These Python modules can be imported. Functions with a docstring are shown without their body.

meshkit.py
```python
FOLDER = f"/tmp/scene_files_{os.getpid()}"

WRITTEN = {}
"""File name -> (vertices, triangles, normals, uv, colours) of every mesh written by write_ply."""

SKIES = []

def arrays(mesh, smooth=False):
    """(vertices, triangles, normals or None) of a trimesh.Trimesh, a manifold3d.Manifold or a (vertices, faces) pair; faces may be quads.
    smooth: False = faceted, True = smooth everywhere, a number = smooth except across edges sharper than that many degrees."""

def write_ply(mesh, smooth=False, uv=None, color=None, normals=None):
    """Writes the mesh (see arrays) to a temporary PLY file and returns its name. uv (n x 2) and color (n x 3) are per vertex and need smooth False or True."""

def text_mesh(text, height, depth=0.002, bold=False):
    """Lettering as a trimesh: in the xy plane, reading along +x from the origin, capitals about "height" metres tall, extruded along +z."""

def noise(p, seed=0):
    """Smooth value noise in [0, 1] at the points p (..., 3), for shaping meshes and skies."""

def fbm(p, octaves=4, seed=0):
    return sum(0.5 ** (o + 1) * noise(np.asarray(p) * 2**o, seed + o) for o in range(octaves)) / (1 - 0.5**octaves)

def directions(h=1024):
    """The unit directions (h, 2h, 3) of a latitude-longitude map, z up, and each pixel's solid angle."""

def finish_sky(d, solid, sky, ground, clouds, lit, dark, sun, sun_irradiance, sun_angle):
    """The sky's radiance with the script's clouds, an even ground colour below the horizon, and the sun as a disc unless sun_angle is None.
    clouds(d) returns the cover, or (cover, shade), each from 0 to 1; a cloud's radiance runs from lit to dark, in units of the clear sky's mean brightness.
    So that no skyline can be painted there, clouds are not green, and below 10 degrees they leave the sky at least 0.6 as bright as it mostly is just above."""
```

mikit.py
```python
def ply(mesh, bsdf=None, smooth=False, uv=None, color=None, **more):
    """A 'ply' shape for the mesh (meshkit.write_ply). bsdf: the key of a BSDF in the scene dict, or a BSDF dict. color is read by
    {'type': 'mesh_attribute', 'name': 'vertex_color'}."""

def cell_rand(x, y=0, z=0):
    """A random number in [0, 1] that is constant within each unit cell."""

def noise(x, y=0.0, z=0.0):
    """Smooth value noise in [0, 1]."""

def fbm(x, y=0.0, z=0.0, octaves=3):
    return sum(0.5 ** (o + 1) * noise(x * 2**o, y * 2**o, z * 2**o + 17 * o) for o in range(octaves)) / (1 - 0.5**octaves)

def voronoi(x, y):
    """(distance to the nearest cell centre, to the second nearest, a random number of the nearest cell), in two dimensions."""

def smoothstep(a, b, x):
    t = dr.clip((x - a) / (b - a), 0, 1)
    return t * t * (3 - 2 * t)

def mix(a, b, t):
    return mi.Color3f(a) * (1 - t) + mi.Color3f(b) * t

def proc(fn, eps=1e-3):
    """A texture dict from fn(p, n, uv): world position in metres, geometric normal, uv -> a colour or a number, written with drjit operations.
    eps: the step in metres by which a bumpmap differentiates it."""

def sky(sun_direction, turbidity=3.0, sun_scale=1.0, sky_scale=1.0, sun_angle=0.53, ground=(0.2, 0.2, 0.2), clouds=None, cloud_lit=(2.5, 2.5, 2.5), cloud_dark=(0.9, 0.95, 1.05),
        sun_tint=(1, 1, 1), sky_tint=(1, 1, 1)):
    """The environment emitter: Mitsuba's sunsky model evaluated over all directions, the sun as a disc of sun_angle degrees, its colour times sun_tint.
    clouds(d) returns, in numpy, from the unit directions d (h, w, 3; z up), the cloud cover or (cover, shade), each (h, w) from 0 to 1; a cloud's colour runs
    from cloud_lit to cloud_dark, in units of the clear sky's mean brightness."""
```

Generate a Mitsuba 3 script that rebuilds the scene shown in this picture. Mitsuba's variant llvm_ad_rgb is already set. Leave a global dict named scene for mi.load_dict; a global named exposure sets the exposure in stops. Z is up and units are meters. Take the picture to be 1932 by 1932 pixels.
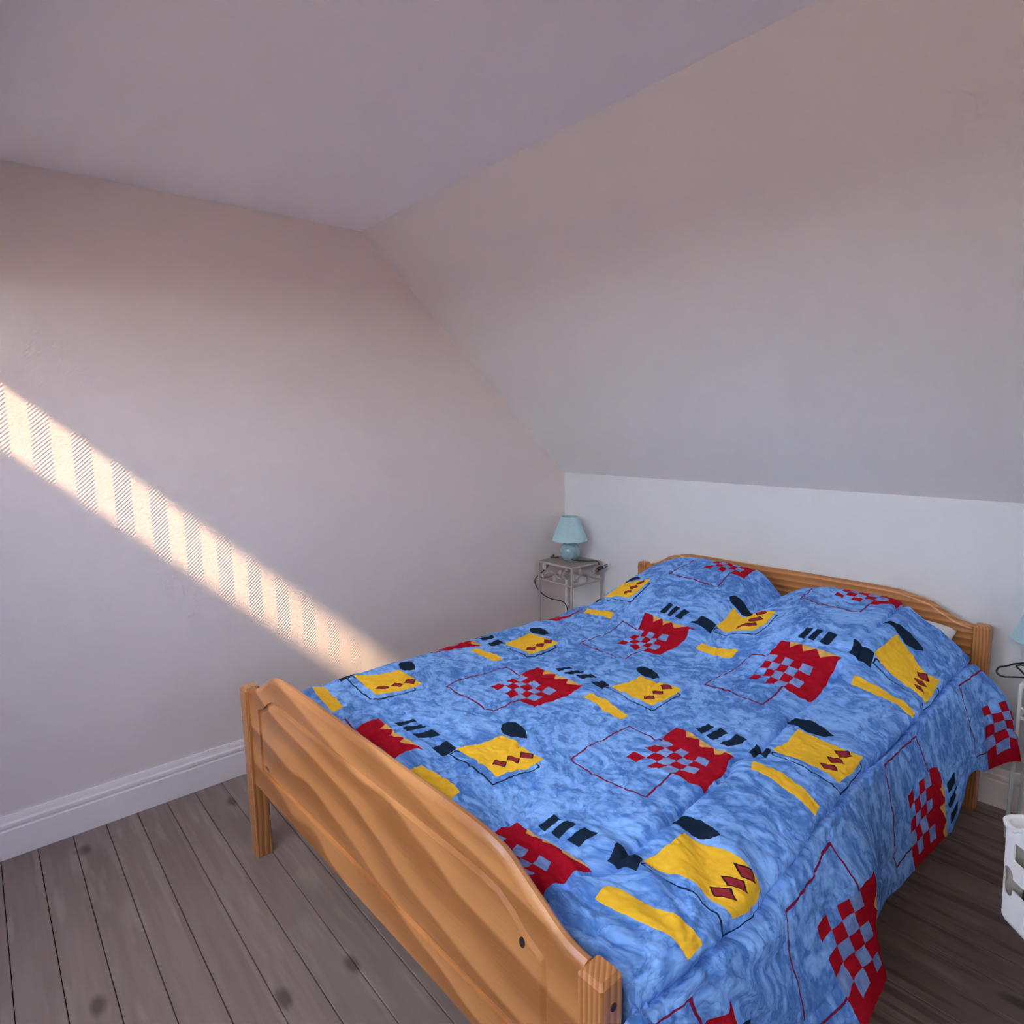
import math
import numpy as np
import trimesh
import drjit as dr
import mitsuba as mi
import mikit
import meshkit
from shapely.geometry import Polygon, LineString, box as sbox
from scipy.interpolate import PchipInterpolator, CubicSpline, RBFInterpolator
from mikit import noise, fbm, smoothstep, mix, cell_rand

T = mi.ScalarTransform4f
scene, labels = {}, {}

# ---------------------------------------------------------------- camera, sky, sun, exposure
CAM = np.array([2.65237, -2.68873, 1.45])
FWD = np.array([-0.75193273, 0.64418749, -0.14007016])
UP = np.array([-0.09569792, 0.10356034, 0.99000867])
scene['camera'] = {'type': 'perspective', 'fov': 77.934, 'fov_axis': 'x', 'near_clip': 0.05, 'far_clip': 200.0,
                   'to_world': T().look_at(origin=CAM.tolist(), target=(CAM + FWD).tolist(), up=UP.tolist())}
SUN = np.array([0.25, -1.0, 0.95])
scene['sky'] = mikit.sky(SUN, turbidity=5.0, sun_scale=0.40, sky_scale=1.0, sun_angle=2.6, ground=(0.66, 0.46, 0.30),
                         sun_tint=(1.0, 0.86, 0.68), sky_tint=(0.98, 0.99, 1.07))
exposure = 5.12

# ---------------------------------------------------------------- helpers
def obj(key, mesh, bsdf, smooth=False, uv=None, label=None, category=None, group=None, kind=None, **more):
    scene[key] = mikit.ply(mesh, bsdf, smooth=smooth, uv=uv, **more)
    tag(key, label, category, group, kind)
    return key

def tag(key, label=None, category=None, group=None, kind=None):
    d = {}
    if label: d['label'] = label
    if category: d['category'] = category
    if group: d['group'] = group
    if kind: d['kind'] = kind
    if d: labels[key] = d

def numbered(base, i):
    return base if i == 0 else f'{base}_{i:03d}'

def two(b): return {'type': 'twosided', 'bsdf': b}

def rgb(*c): return {'type': 'rgb', 'value': list(c)}

def cbox(lo, hi, c=0.003):
    """Box with chamfered edges (hull of shrunken corners)."""
    lo, hi = np.asarray(lo, float), np.asarray(hi, float)
    c = min(c, 0.45 * float((hi - lo).min()))
    pts = []
    for i in range(8):
        s = np.array([(i >> k) & 1 for k in range(3)])
        p = np.where(s, hi, lo)
        for k in range(3):
            q = p - np.where(s, 1, -1) * c
            q[k] = p[k]
            pts.append(q)
    return trimesh.convex.convex_hull(np.array(pts))

def lathe(profile, n=48, center=(0, 0, 0)):
    m = trimesh.creation.revolve(np.asarray(profile, float), sections=n)
    m.apply_translation(center)
    return m

def spline(pts, n=60):
    p = np.asarray(pts, float)
    t = np.r_[0, np.cumsum(np.linalg.norm(np.diff(p, axis=0), axis=1))]
    return CubicSpline(t, p)(np.linspace(0, t[-1], n))

def tube(path, r, sides=8):
    p = np.asarray(path, float)
    n = len(p)
    r = np.broadcast_to(np.asarray(r, float), (n,))
    t = np.gradient(p, axis=0)
    t /= np.linalg.norm(t, axis=1, keepdims=True) + 1e-12
    a = np.cross(t[0], [0, 0, 1.0] if abs(t[0][2]) < 0.9 else [1.0, 0, 0])
    fr = []
    for i in range(n):
        a = a - t[i] * (a @ t[i]); a /= np.linalg.norm(a)
        fr.append((a, np.cross(t[i], a)))
    ang = np.arange(sides) * 2 * np.pi / sides
    v = np.array([p[i] + r[i] * (np.cos(ang)[:, None] * fr[i][0] + np.sin(ang)[:, None] * fr[i][1]) for i in range(n)]).reshape(-1, 3)
    f = []
    for i in range(n - 1):
        for j in range(sides):
            k = (j + 1) % sides
            f += [[i * sides + j, i * sides + k, (i + 1) * sides + k], [i * sides + j, (i + 1) * sides + k, (i + 1) * sides + j]]
    v = np.vstack([v, p[0], p[-1]])
    for j in range(sides):
        k = (j + 1) % sides
        f += [[n * sides, k, j], [n * sides + 1, (n - 1) * sides + j, (n - 1) * sides + k]]
    m = trimesh.Trimesh(v, np.array(f), process=False)
    return m

def extrude(poly, h):
    return trimesh.creation.extrude_polygon(poly, h, engine='earcut')

def frame_mesh(poly, thick, origin, eu, ev, en):
    """Extrude a polygon given in the (u, v) plane at origin, thickness along en. Returns mesh, uv (metres, never degenerate)."""
    m = extrude(poly, thick)
    m.unmerge_vertices()
    v = np.array(m.vertices)
    eu, ev, en = (np.asarray(x, float) for x in (eu, ev, en))
    w = np.asarray(origin, float) + v[:, :1] * eu + v[:, 1:2] * ev + v[:, 2:] * en
    f = np.array(m.faces)
    if np.cross(eu, ev) @ en < 0:
        f = f[:, ::-1]
    uv = np.stack([v[:, 0] + 0.37 * v[:, 2] + 10, v[:, 1] + 0.61 * v[:, 2] + 10], 1)
    return trimesh.Trimesh(w, f, process=False), uv

# ---------------------------------------------------------------- materials
def chevron(u, v, col=0.055, pitch=0.0135):
    k = u / col
    tri = dr.abs(k - 2 * dr.floor(k * 0.5) - 1.0) * col
    ph = (v + tri * 0.9) / pitch
    return 0.5 + 0.5 * dr.sin(ph * 2 * math.pi)

def wallpaper_h(p, n, uv):
    u, v = uv.x, uv.y
    return 0.75 * chevron(u, v) * (0.55 + 0.45 * noise(u * 6, v * 6)) + 0.25 * noise(u * 300, v * 300)

def ceiling_h(p, n, uv):
    u, v = uv.x, uv.y
    return 0.7 * chevron(v, u, 0.055, 0.0135) * (0.4 + 0.6 * noise(u * 4, v * 7)) + 0.3 * noise(u * 250, v * 250)

def knee_h(p, n, uv):
    return 0.6 * noise(uv.x * 260, uv.y * 260) + 0.4 * noise(uv.x * 90 + 7, uv.y * 90)

WALL_C = (0.75, 0.70, 0.66)
def paint(h, scale, c, rough=0.65):
    return two({'type': 'bumpmap', 'arbitrary': mikit.proc(h, eps=8e-4), 'scale': scale,
                'bsdf': {'type': 'principled', 'base_color': rgb(*c), 'roughness': rough, 'specular': 0.3}})
scene['wallpaper_paint'] = paint(wallpaper_h, 0.0015, (0.765, 0.675, 0.640))
scene['slope_paint'] = paint(wallpaper_h, 0.0015, (0.745, 0.725, 0.712))
scene['ceiling_paint'] = paint(ceiling_h, 0.0025, (0.84, 0.825, 0.83))
scene['knee_paint'] = paint(knee_h, 0.0016, (0.72, 0.72, 0.735))
scene['room_paint'] = two({'type': 'diffuse', 'reflectance': rgb(0.78, 0.75, 0.71)})
scene['trim_paint'] = two({'type': 'principled', 'base_color': rgb(0.84, 0.77, 0.75), 'roughness': 0.4, 'specular': 0.4})

def pine(axis, light=(0.56, 0.245, 0.082), dark=(0.27, 0.090, 0.022), freq=38.0, big=False):
    """Varnished pine. axis: the grain's direction. big: the broad flame figure of a flat-sawn board."""
    def fn(p, n, uv):
        if axis == 'x':
            l, a, b = p.x, p.z, p.y
        elif axis == 'y':
            l, a, b = p.y, p.z, p.x
        else:
            l, a, b = p.z, p.x, p.y
        wob = fbm(l * 1.7 + 3, a * 5, b * 5, octaves=3)
        if big:
            d = (a - 0.36) * 1.0 + 0.16 * (l - 1.15) + 0.20 * wob + 0.10 * noise(l * 0.9, a * 2.2)
            ring = d * 9.0
        else:
            d = a + 0.7 * b + 0.035 * wob
            ring = d * freq
        s = ring - dr.floor(ring)
        line = smoothstep(0.0, 0.75, s) * (1 - smoothstep(0.86, 1.0, s))
        fine = noise(l * 6, a * 420, b * 420)
        blot = fbm(l * 3, a * 9, b * 9, octaves=3)
        amt = (0.85 if big else 0.8) * line
        c = mix(light, dark, dr.clip(amt * (0.55 + 0.6 * blot) + 0.14 * (fine - 0.5), 0, 1))
        kx, ky = l * 2.6, a * 7.0
        d1, d2, r = mikit.voronoi(kx + 11, ky + b * 5)
        knot = (1 - smoothstep(0.02, 0.07, d1)) * (r > 0.86)
        return mix(c, (0.12, 0.045, 0.015), dr.select(knot > 0, knot * 0.85, 0.0))
    return two({'type': 'principled', 'base_color': mikit.proc(fn), 'roughness': 0.33, 'specular': 0.5, 'clearcoat': 0.35, 'clearcoat_gloss': 0.7})
scene['pine_across'] = pine('x')
scene['pine_broad'] = pine('x', big=True)
scene['pine_upright'] = pine('z', freq=95.0)
scene['pine_along'] = pine('y')
scene['knot_wood'] = two({'type': 'principled', 'base_color': rgb(0.03, 0.015, 0.01), 'roughness': 0.5})

def floor_fn(p, n, uv):
    k = dr.floor((p.y + 10.0) / 0.102)
    tone = cell_rand(k, 3, 1)
    g = fbm(p.x * 3.0, p.y * 70 + k * 3.1, 0, octaves=3)
    blot = fbm(p.x * 2.3, p.y * 6 + 5, 1, octaves=3)
    worn = smoothstep(0.35, 0.7, fbm(p.x * 1.1 + 4, p.y * 1.6, 2, octaves=3))
    streak = smoothstep(0.55, 0.78, fbm(p.x * 5.0 + 9, p.y * 34, 4, octaves=3))
    c = mix((0.190, 0.140, 0.118), (0.275, 0.215, 0.185), 0.35 * tone + 0.4 * g + 0.35 * worn)
    c = mix(c, (0.15, 0.115, 0.095), 0.55 * smoothstep(0.55, 0.8, blot))
    c = mix(c, (0.36, 0.31, 0.26), 0.30 * streak)
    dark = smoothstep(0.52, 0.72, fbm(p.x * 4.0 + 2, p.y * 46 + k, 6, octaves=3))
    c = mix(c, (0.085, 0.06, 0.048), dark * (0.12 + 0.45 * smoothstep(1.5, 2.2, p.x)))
    d1, d2, r = mikit.voronoi(p.x * 2.2 + 1.7, p.y * 4.2)
    stain = (1 - smoothstep(0.03, 0.11, d1 + 0.05 * (g - 0.5)))
    c = mix(c, (0.055, 0.038, 0.03), dr.select(r > 0.72, stain * 0.7, 0.0))
    return c
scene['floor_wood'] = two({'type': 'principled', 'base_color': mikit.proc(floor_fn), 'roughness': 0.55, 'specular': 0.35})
scene['gap_dark'] = two({'type': 'diffuse', 'reflectance': rgb(0.02, 0.016, 0.014)})

scene['cream_metal'] = two({'type': 'principled', 'base_color': rgb(0.44, 0.385, 0.34), 'roughness': 0.45, 'specular': 0.4})
scene['taupe_metal'] = two({'type': 'principled', 'base_color': rgb(0.27, 0.235, 0.21), 'roughness': 0.5, 'specular': 0.4})
scene['white_metal'] = two({'type': 'principled', 'base_color': rgb(0.72, 0.72, 0.70), 'roughness': 0.45, 'specular': 0.4})
def ceramic_fn(p, n, uv):
    return mix((0.23, 0.36, 0.40), (0.33, 0.48, 0.52), noise(p.x * 90, p.y * 90, p.z * 90))
scene['teal_ceramic'] = two({'type': 'principled', 'base_color': mikit.proc(ceramic_fn), 'roughness': 0.12, 'specular': 0.6, 'clearcoat': 0.8})
def shade_fn(p, n, uv):
    return mix((0.38, 0.58, 0.60), (0.48, 0.67, 0.70), fbm(p.x * 220, p.y * 220, p.z * 220, octaves=2))
scene['teal_paper'] = two({'type': 'principled', 'base_color': mikit.proc(shade_fn), 'roughness': 0.9})
scene['black_plastic'] = two({'type': 'principled', 'base_color': rgb(0.012, 0.012, 0.014), 'roughness': 0.35})
scene['white_plastic'] = two({'type': 'principled', 'base_color': rgb(0.88, 0.86, 0.80), 'roughness': 0.35, 'specular': 0.5})
scene['dark_contents'] = two({'type': 'diffuse', 'reflectance': rgb(0.05, 0.035, 0.028)})
scene['white_cotton'] = two({'type': 'diffuse', 'reflectance': rgb(0.82, 0.82, 0.84)})
scene['unseen_chest_grey'] = two({'type': 'diffuse', 'reflectance': rgb(0.12, 0.10, 0.09)})
scene['pane_glass'] = {'type': 'thindielectric', 'int_ior': 1.5}
scene['leaf_green'] = two({'type': 'diffuse', 'reflectance': rgb(0.08, 0.12, 0.04)})
scene['bark'] = two({'type': 'diffuse', 'reflectance': rgb(0.12, 0.09, 0.07)})

# ---------------------------------------------------------------- the room shell
XR = 3.9                      # right gable
YC0, YC1 = -1.268, -2.55      # ceiling, back and front edge
ZC = 2.295
KNEE = 0.048                  # the knee wall stands 2.7 degrees off square
def yw(x): return KNEE * x
ZE = 1.161                    # eave height at the corner
def ze(x): return ZE - 0.005 * x
SLOPE = 0.897
ZF = 1.161
YF = YC1 - (ZC - ZF) / SLOPE  # front knee wall

# floor: sub-floor and planks
obj('floor', trimesh.creation.box(bounds=[[-0.1, YF - 0.1, -0.06], [XR + 0.1, 0.32, -0.022]]), 'gap_dark', kind='structure')
PW = 0.102
plank = cbox((0.0, -PW / 2 + 0.0012, -0.022), (XR, PW / 2 - 0.0012, 0.0), 0.0018)
plank_ply = mikit.ply(plank, 'floor_wood')
edges0 = -2.643 - 0.1015 * 12
i = 0
y = edges0 + PW / 2
rng = np.random.RandomState(4)
while y < 0.30:
    scene[numbered('floor__plank', i)] = {**plank_ply, 'to_world': T().translate([0.0, y, float(rng.uniform(-0.0012, 0.0))])}
    y += 0.1017
    i += 1

# left gable wall
gp = Polygon([(0.0, -0.06), (0.0, ZE), (YC0, ZC), (YC1, ZC), (YF, ZF), (YF, -0.06)])
m, uv = frame_mesh(gp.buffer(0.06, join_style=2), 0.1, (0, 0, 0), (0, 1, 0), (0, 0, 1), (-1, 0, 0))
obj('wall_left', m, 'wallpaper_paint', uv=uv, kind='structure')
G0, G1, GZ0, GZ1 = -2.10, -1.50, 0.95, 1.62      # unseen window in the right gable, placed to light the left wall
hole = sbox(G0, GZ0, G1, GZ1)
m, uv = frame_mesh(gp.buffer(0.25, join_style=2).difference(hole), 0.1, (XR, 0, 0), (0, 1, 0), (0, 0, 1), (1, 0, 0))
obj('wall_right', m, 'room_paint', uv=uv, kind='structure')
m, uv = frame_mesh(hole.difference(hole.buffer(-0.04, join_style=2)), 0.06, (XR + 0.02, 0, 0), (0, 1, 0), (0, 0, 1), (1, 0, 0))
obj('unseen_window_3', m, 'trim_paint', uv=uv, kind='structure')
# ceiling
m, uv = frame_mesh(sbox(-0.1, YC1 - 0.1, XR + 0.1, YC0 + 0.02), 0.08, (0, 0, ZC), (1, 0, 0), (0, 1, 0), (0, 0, 1))
obj('ceiling', m, 'ceiling_paint', uv=uv, kind='structure')

# back knee wall (slightly off square)
kx = np.array([1, KNEE, 0.0]); kl = np.linalg.norm(kx); kx /= kl
kn = np.array([-kx[1], kx[0], 0])
m, uv = frame_mesh(sbox(-0.1, -0.06, XR * kl + 0.15, ZE + 0.03), 0.1, (0, 0, 0), kx, (0, 0, 1), kn)
obj('wall_back', m, 'knee_paint', uv=uv, kind='structure')

# back slope: a gently twisted slab between the eave line and the ceiling edge
nx, nv = 40, 40
gx = np.linspace(-0.08, XR + 0.1, nx)
gv = np.linspace(-0.012, 1.02, nv)
V, UV = [], []
for x in gx:
    lo = np.array([x, yw(x) - 0.012, ze(x) + 0.0])
    hi = np.array([x, YC0, ZC])
    L = np.linalg.norm(hi - lo)
    for t in gv:
        V.append(lo + (hi - lo) * t); UV.append((x + 10, t * L + 10))
V = np.array(V); UV = np.array(UV)
F = []
for a in range(nx - 1):
    for b in range(nv - 1):
        q = [a * nv + b, (a + 1) * nv + b, (a + 1) * nv + b + 1, a * nv + b + 1]
        F += [[q[0], q[1], q[2]], [q[0], q[2], q[3]]]
nrm = np.array([0, SLOPE, 1.0]); nrm /= np.linalg.norm(nrm)
nV = len(V)
V2 = np.vstack([V, V + nrm * 0.1]); UV2 = np.vstack([UV, UV + 0.05])
F2 = F + [[a + nV, c + nV, b + nV] for a, b, c in F]
edge = [a * nv for a in range(nx)] + [(nx - 1) * nv + b for b in range(1, nv)] + [a * nv + nv - 1 for a in range(nx - 2, -1, -1)] + [b for b in range(nv - 2, 0, -1)]
for a, b in zip(edge, edge[1:] + edge[:1]):
    F2 += [[a, a + nV, b], [b, a + nV, b + nV]]
slope_mesh = trimesh.Trimesh(V2, np.array(F2), process=False)
slope_mesh.fix_normals()
obj('wall_slope_back', slope_mesh, 'slope_paint', smooth=False, uv=UV2, kind='structure')

# front slope with three unseen roof windows, placed to light the bed and walls
ev = np.array([0, 1.0, SLOPE]); sl_len = np.linalg.norm(ev); ev /= sl_len
def s_of_y(y): return (y - YF) * sl_len
WX0, WX1 = 0.85, 1.80          # unseen roof window, placed as the main light on bed and slope
WY0, WY1 = -3.66, -2.82
RX0, RX1 = 0.03, 0.50          # unseen narrow opening, placed to throw the sun streak on the gable wall
RY0, RY1 = -3.066, -2.942
front = sbox(-0.1, -0.05, XR + 0.1, s_of_y(YC1) + 0.04)
wopen = sbox(WX0, s_of_y(WY0), WX1, s_of_y(WY1))
front = front.difference(wopen)
VX0, VX1 = 2.20, 3.00          # third roof window, unseen behind the camera, placed to light the near quilt
vopen = sbox(VX0, s_of_y(-3.60), VX1, s_of_y(-2.80))
front = front.difference(vopen)
front = front.difference(sbox(RX0, s_of_y(RY0), RX1 - 0.06, s_of_y(RY1)))
en = np.array([0, -SLOPE, 1.0]); en /= np.linalg.norm(en)
m, uv = frame_mesh(front, 0.05, (0, YF, ZF), (1, 0, 0), ev, en)
obj('wall_slope_front', m, 'room_paint', uv=uv, kind='structure')
fk = sbox(-0.1, -0.06, XR + 0.1, ZF + 0.02)
m, uv = frame_mesh(fk, 0.08, (0, YF, 0), (1, 0, 0), (0, 0, 1), (0, -1, 0))
obj('wall_front', m, 'room_paint', uv=uv, kind='structure')
m, uv = frame_mesh(wopen.buffer(0.03, join_style=2).difference(wopen.buffer(-0.035, join_style=2)), 0.03, np.array([0, YF, ZF]) + en * 0.05, (1, 0, 0), ev, en)
obj('unseen_window_1', m, 'trim_paint', uv=uv, kind='structure')
m, uv = frame_mesh(vopen.buffer(0.03, join_style=2).difference(vopen.buffer(-0.035, join_style=2)), 0.03, np.array([0, YF, ZF]) + en * 0.05, (1, 0, 0), ev, en)
obj('unseen_window_4', m, 'trim_paint', uv=uv, kind='structure')
for k, (a, b) in enumerate(((1.93, 3.27), (3.275, 4.62))):  # added outdoors only to keep direct sun out of the roof windows
    key = numbered('added_sun_block_tree', k)
    tag(key, ('added sun-blocking tree outside the windows, the one nearer the gable wall', 'added sun-blocking tree outside the windows, the one farther from the gable wall')[k], 'tree')
    scene[key + '__crown'] = mikit.ply(cbox((a, -8.85, 5.55), (b, -8.15, 7.75), 0.06), 'leaf_green')
    scene[key + '__trunk'] = mikit.ply(trimesh.creation.cylinder(0.11, 8.6, sections=16, transform=trimesh.transformations.translation_matrix([(a + b) / 2, -8.5, 1.3])), 'bark', smooth=40)
fr = sbox(RX0 - 0.03, s_of_y(RY0) - 0.4, RX1 - 0.03, s_of_y(RY1) + 0.03).difference(sbox(RX0, s_of_y(RY0), RX1 - 0.06, s_of_y(RY1)))
m, uv = frame_mesh(fr, 0.03, np.array([0, YF, ZF]) + en * 0.05, (1, 0, 0), ev, en)
obj('unseen_window_2', m, 'trim_paint', uv=uv, kind='structure')

# baseboards
prof = Polygon([(0, 0), (0.016, 0), (0.016, 0.098), (0.0125, 0.102), (0.0125, 0.107), (0.016, 0.111), (0.016, 0.122), (0.011, 0.128), (0.009, 0.140), (0.006, 0.150), (0, 0.150)])
m, uv = frame_mesh(prof, 0.0 - YF, (0, YF, 0), (1, 0, 0), (0, 0, 1), (0, 1, 0))
obj('baseboard_left', m, 'trim_paint', kind='structure')
m, uv = frame_mesh(prof, XR * kl, (0, 0, 0), -kn, (0, 0, 1), kx)
obj('baseboard_back', m, 'trim_paint', kind='structure')

# ---------------------------------------------------------------- the bed
def top_profile(x0, x1, base, rise, n=24):
    """Half the curved top of a bed end: from the post, hump up, then level to the middle."""
    return None

def bed_end(key, xc, y0, width, zpost, zlow, ang, hump_z, shoulder_z):
    """posts, slab and raised panel of a bed end, built at xc, y0; ang: turn about z."""
    R = trimesh.transformations.rotation_matrix(ang, [0, 0, 1])
    R[:3, 3] = [xc, y0, 0]
    half = width / 2
    ps = 0.052
    def put(m): m.apply_transform(R); return m
    # slab with the curved top
    hx = half - ps / 2 - 0.02
    pts = [(0.0, shoulder_z), (0.035, shoulder_z + 0.004), (0.07, shoulder_z + 0.020), (0.11, shoulder_z + 0.044), (0.16, shoulder_z + 0.066),
           (0.215, hump_z - 0.012), (0.27, hump_z - 0.002), (0.34, hump_z)]
    pts = spline([(a, 0, b) for a, b in pts], 28)[:, [0, 2]]
    inner = half - ps / 2
    left = [(-inner - 0.01, pts[0][1])] + [(-inner + a, b) for a, b in pts]
    outline = left + [(-x, z) for x, z in reversed(left)]
    slab = Polygon(outline + [(inner + 0.01, zlow), (-inner - 0.01, zlow)])
    return put, slab, inner, outline

def slab_mesh(slab, panel, thick, groove=True, bevel=0.007):
    """Slab in x-z, front face towards -y, edges bevelled by stacked offsets."""
    layers = [(-thick / 2, bevel), (-thick / 2 + 0.0025, 0.0025), (-thick / 2 + bevel, 0.0), (thick / 2 - bevel, 0.0), (thick / 2 - 0.0025, 0.0025), (thick / 2, bevel)]
    return layers

def loft_slab(outline, zlow, thick, xe, bevel=0.009):
    """Vertical board whose upper edge follows outline (x, z); rounded upper edge; open profile lofted across the thickness."""
    o = np.array(outline)
    t = np.gradient(o, axis=0); t /= np.linalg.norm(t, axis=1, keepdims=True)
    nrm = np.stack([-t[:, 1], t[:, 0]], 1)
    nrm[nrm[:, 1] < 0] *= -1
    prof = [(-thick / 2, None), (-thick / 2, -bevel * 1.9), (-thick / 2 + 0.0015, -bevel * 1.25), (-thick / 2 + 0.005, -bevel * 0.62), (-thick / 2 + 0.0095, -bevel * 0.2), (-thick * 0.12, 0.0),
            (thick * 0.12, 0.0), (thick / 2 - 0.0095, -bevel * 0.2), (thick / 2 - 0.005, -bevel * 0.62), (thick / 2 - 0.0015, -bevel * 1.25), (thick / 2, -bevel * 1.9), (thick / 2, None)]
    rows = []
    for yy, off in prof:
        if off is None:
            rows.append(np.stack([o[:, 0], np.full(len(o), yy), np.full(len(o), zlow)], 1))
        else:
            q = o + nrm * off
            rows.append(np.stack([q[:, 0], np.full(len(o), yy), q[:, 1]], 1))
    V = np.array(rows); nr, nc = V.shape[:2]
    V = V.reshape(-1, 3)
    F = []
    for r in range(nr):
        r2 = (r + 1) % nr
        for c in range(nc - 1):
            a, b, d, e = r * nc + c, r * nc + c + 1, r2 * nc + c + 1, r2 * nc + c
            F += [[a, b, d], [a, d, e]]
    for c, flip in ((0, 1), (nc - 1, 0)):
        ids = [r * nc + c for r in range(nr)]
        for k in range(1, nr - 1):
            F.append([ids[0], ids[k + 1], ids[k]] if flip else [ids[0], ids[k], ids[k + 1]])
    m = trimesh.Trimesh(V, np.array(F), process=False)
    m.fix_normals()
    return m

def panel_relief(groove_line, zlow_line, yfront):
    """The routed field of a bed end: a sunk cove following groove_line (x, z polyline, closed below at zlow_line), with a raised field inside."""
    poly = Polygon(groove_line + [(groove_line[-1][0], zlow_line), (groove_line[0][0], zlow_line)])
    return poly

def ring_points(poly, n):
    L = poly.exterior.length
    s0 = poly.exterior.project(__import__('shapely').geometry.Point(poly.bounds[0], poly.bounds[1]))
    return np.array([poly.exterior.interpolate((s0 + L * k / n) % L).coords[0] for k in range(n)])

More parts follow.
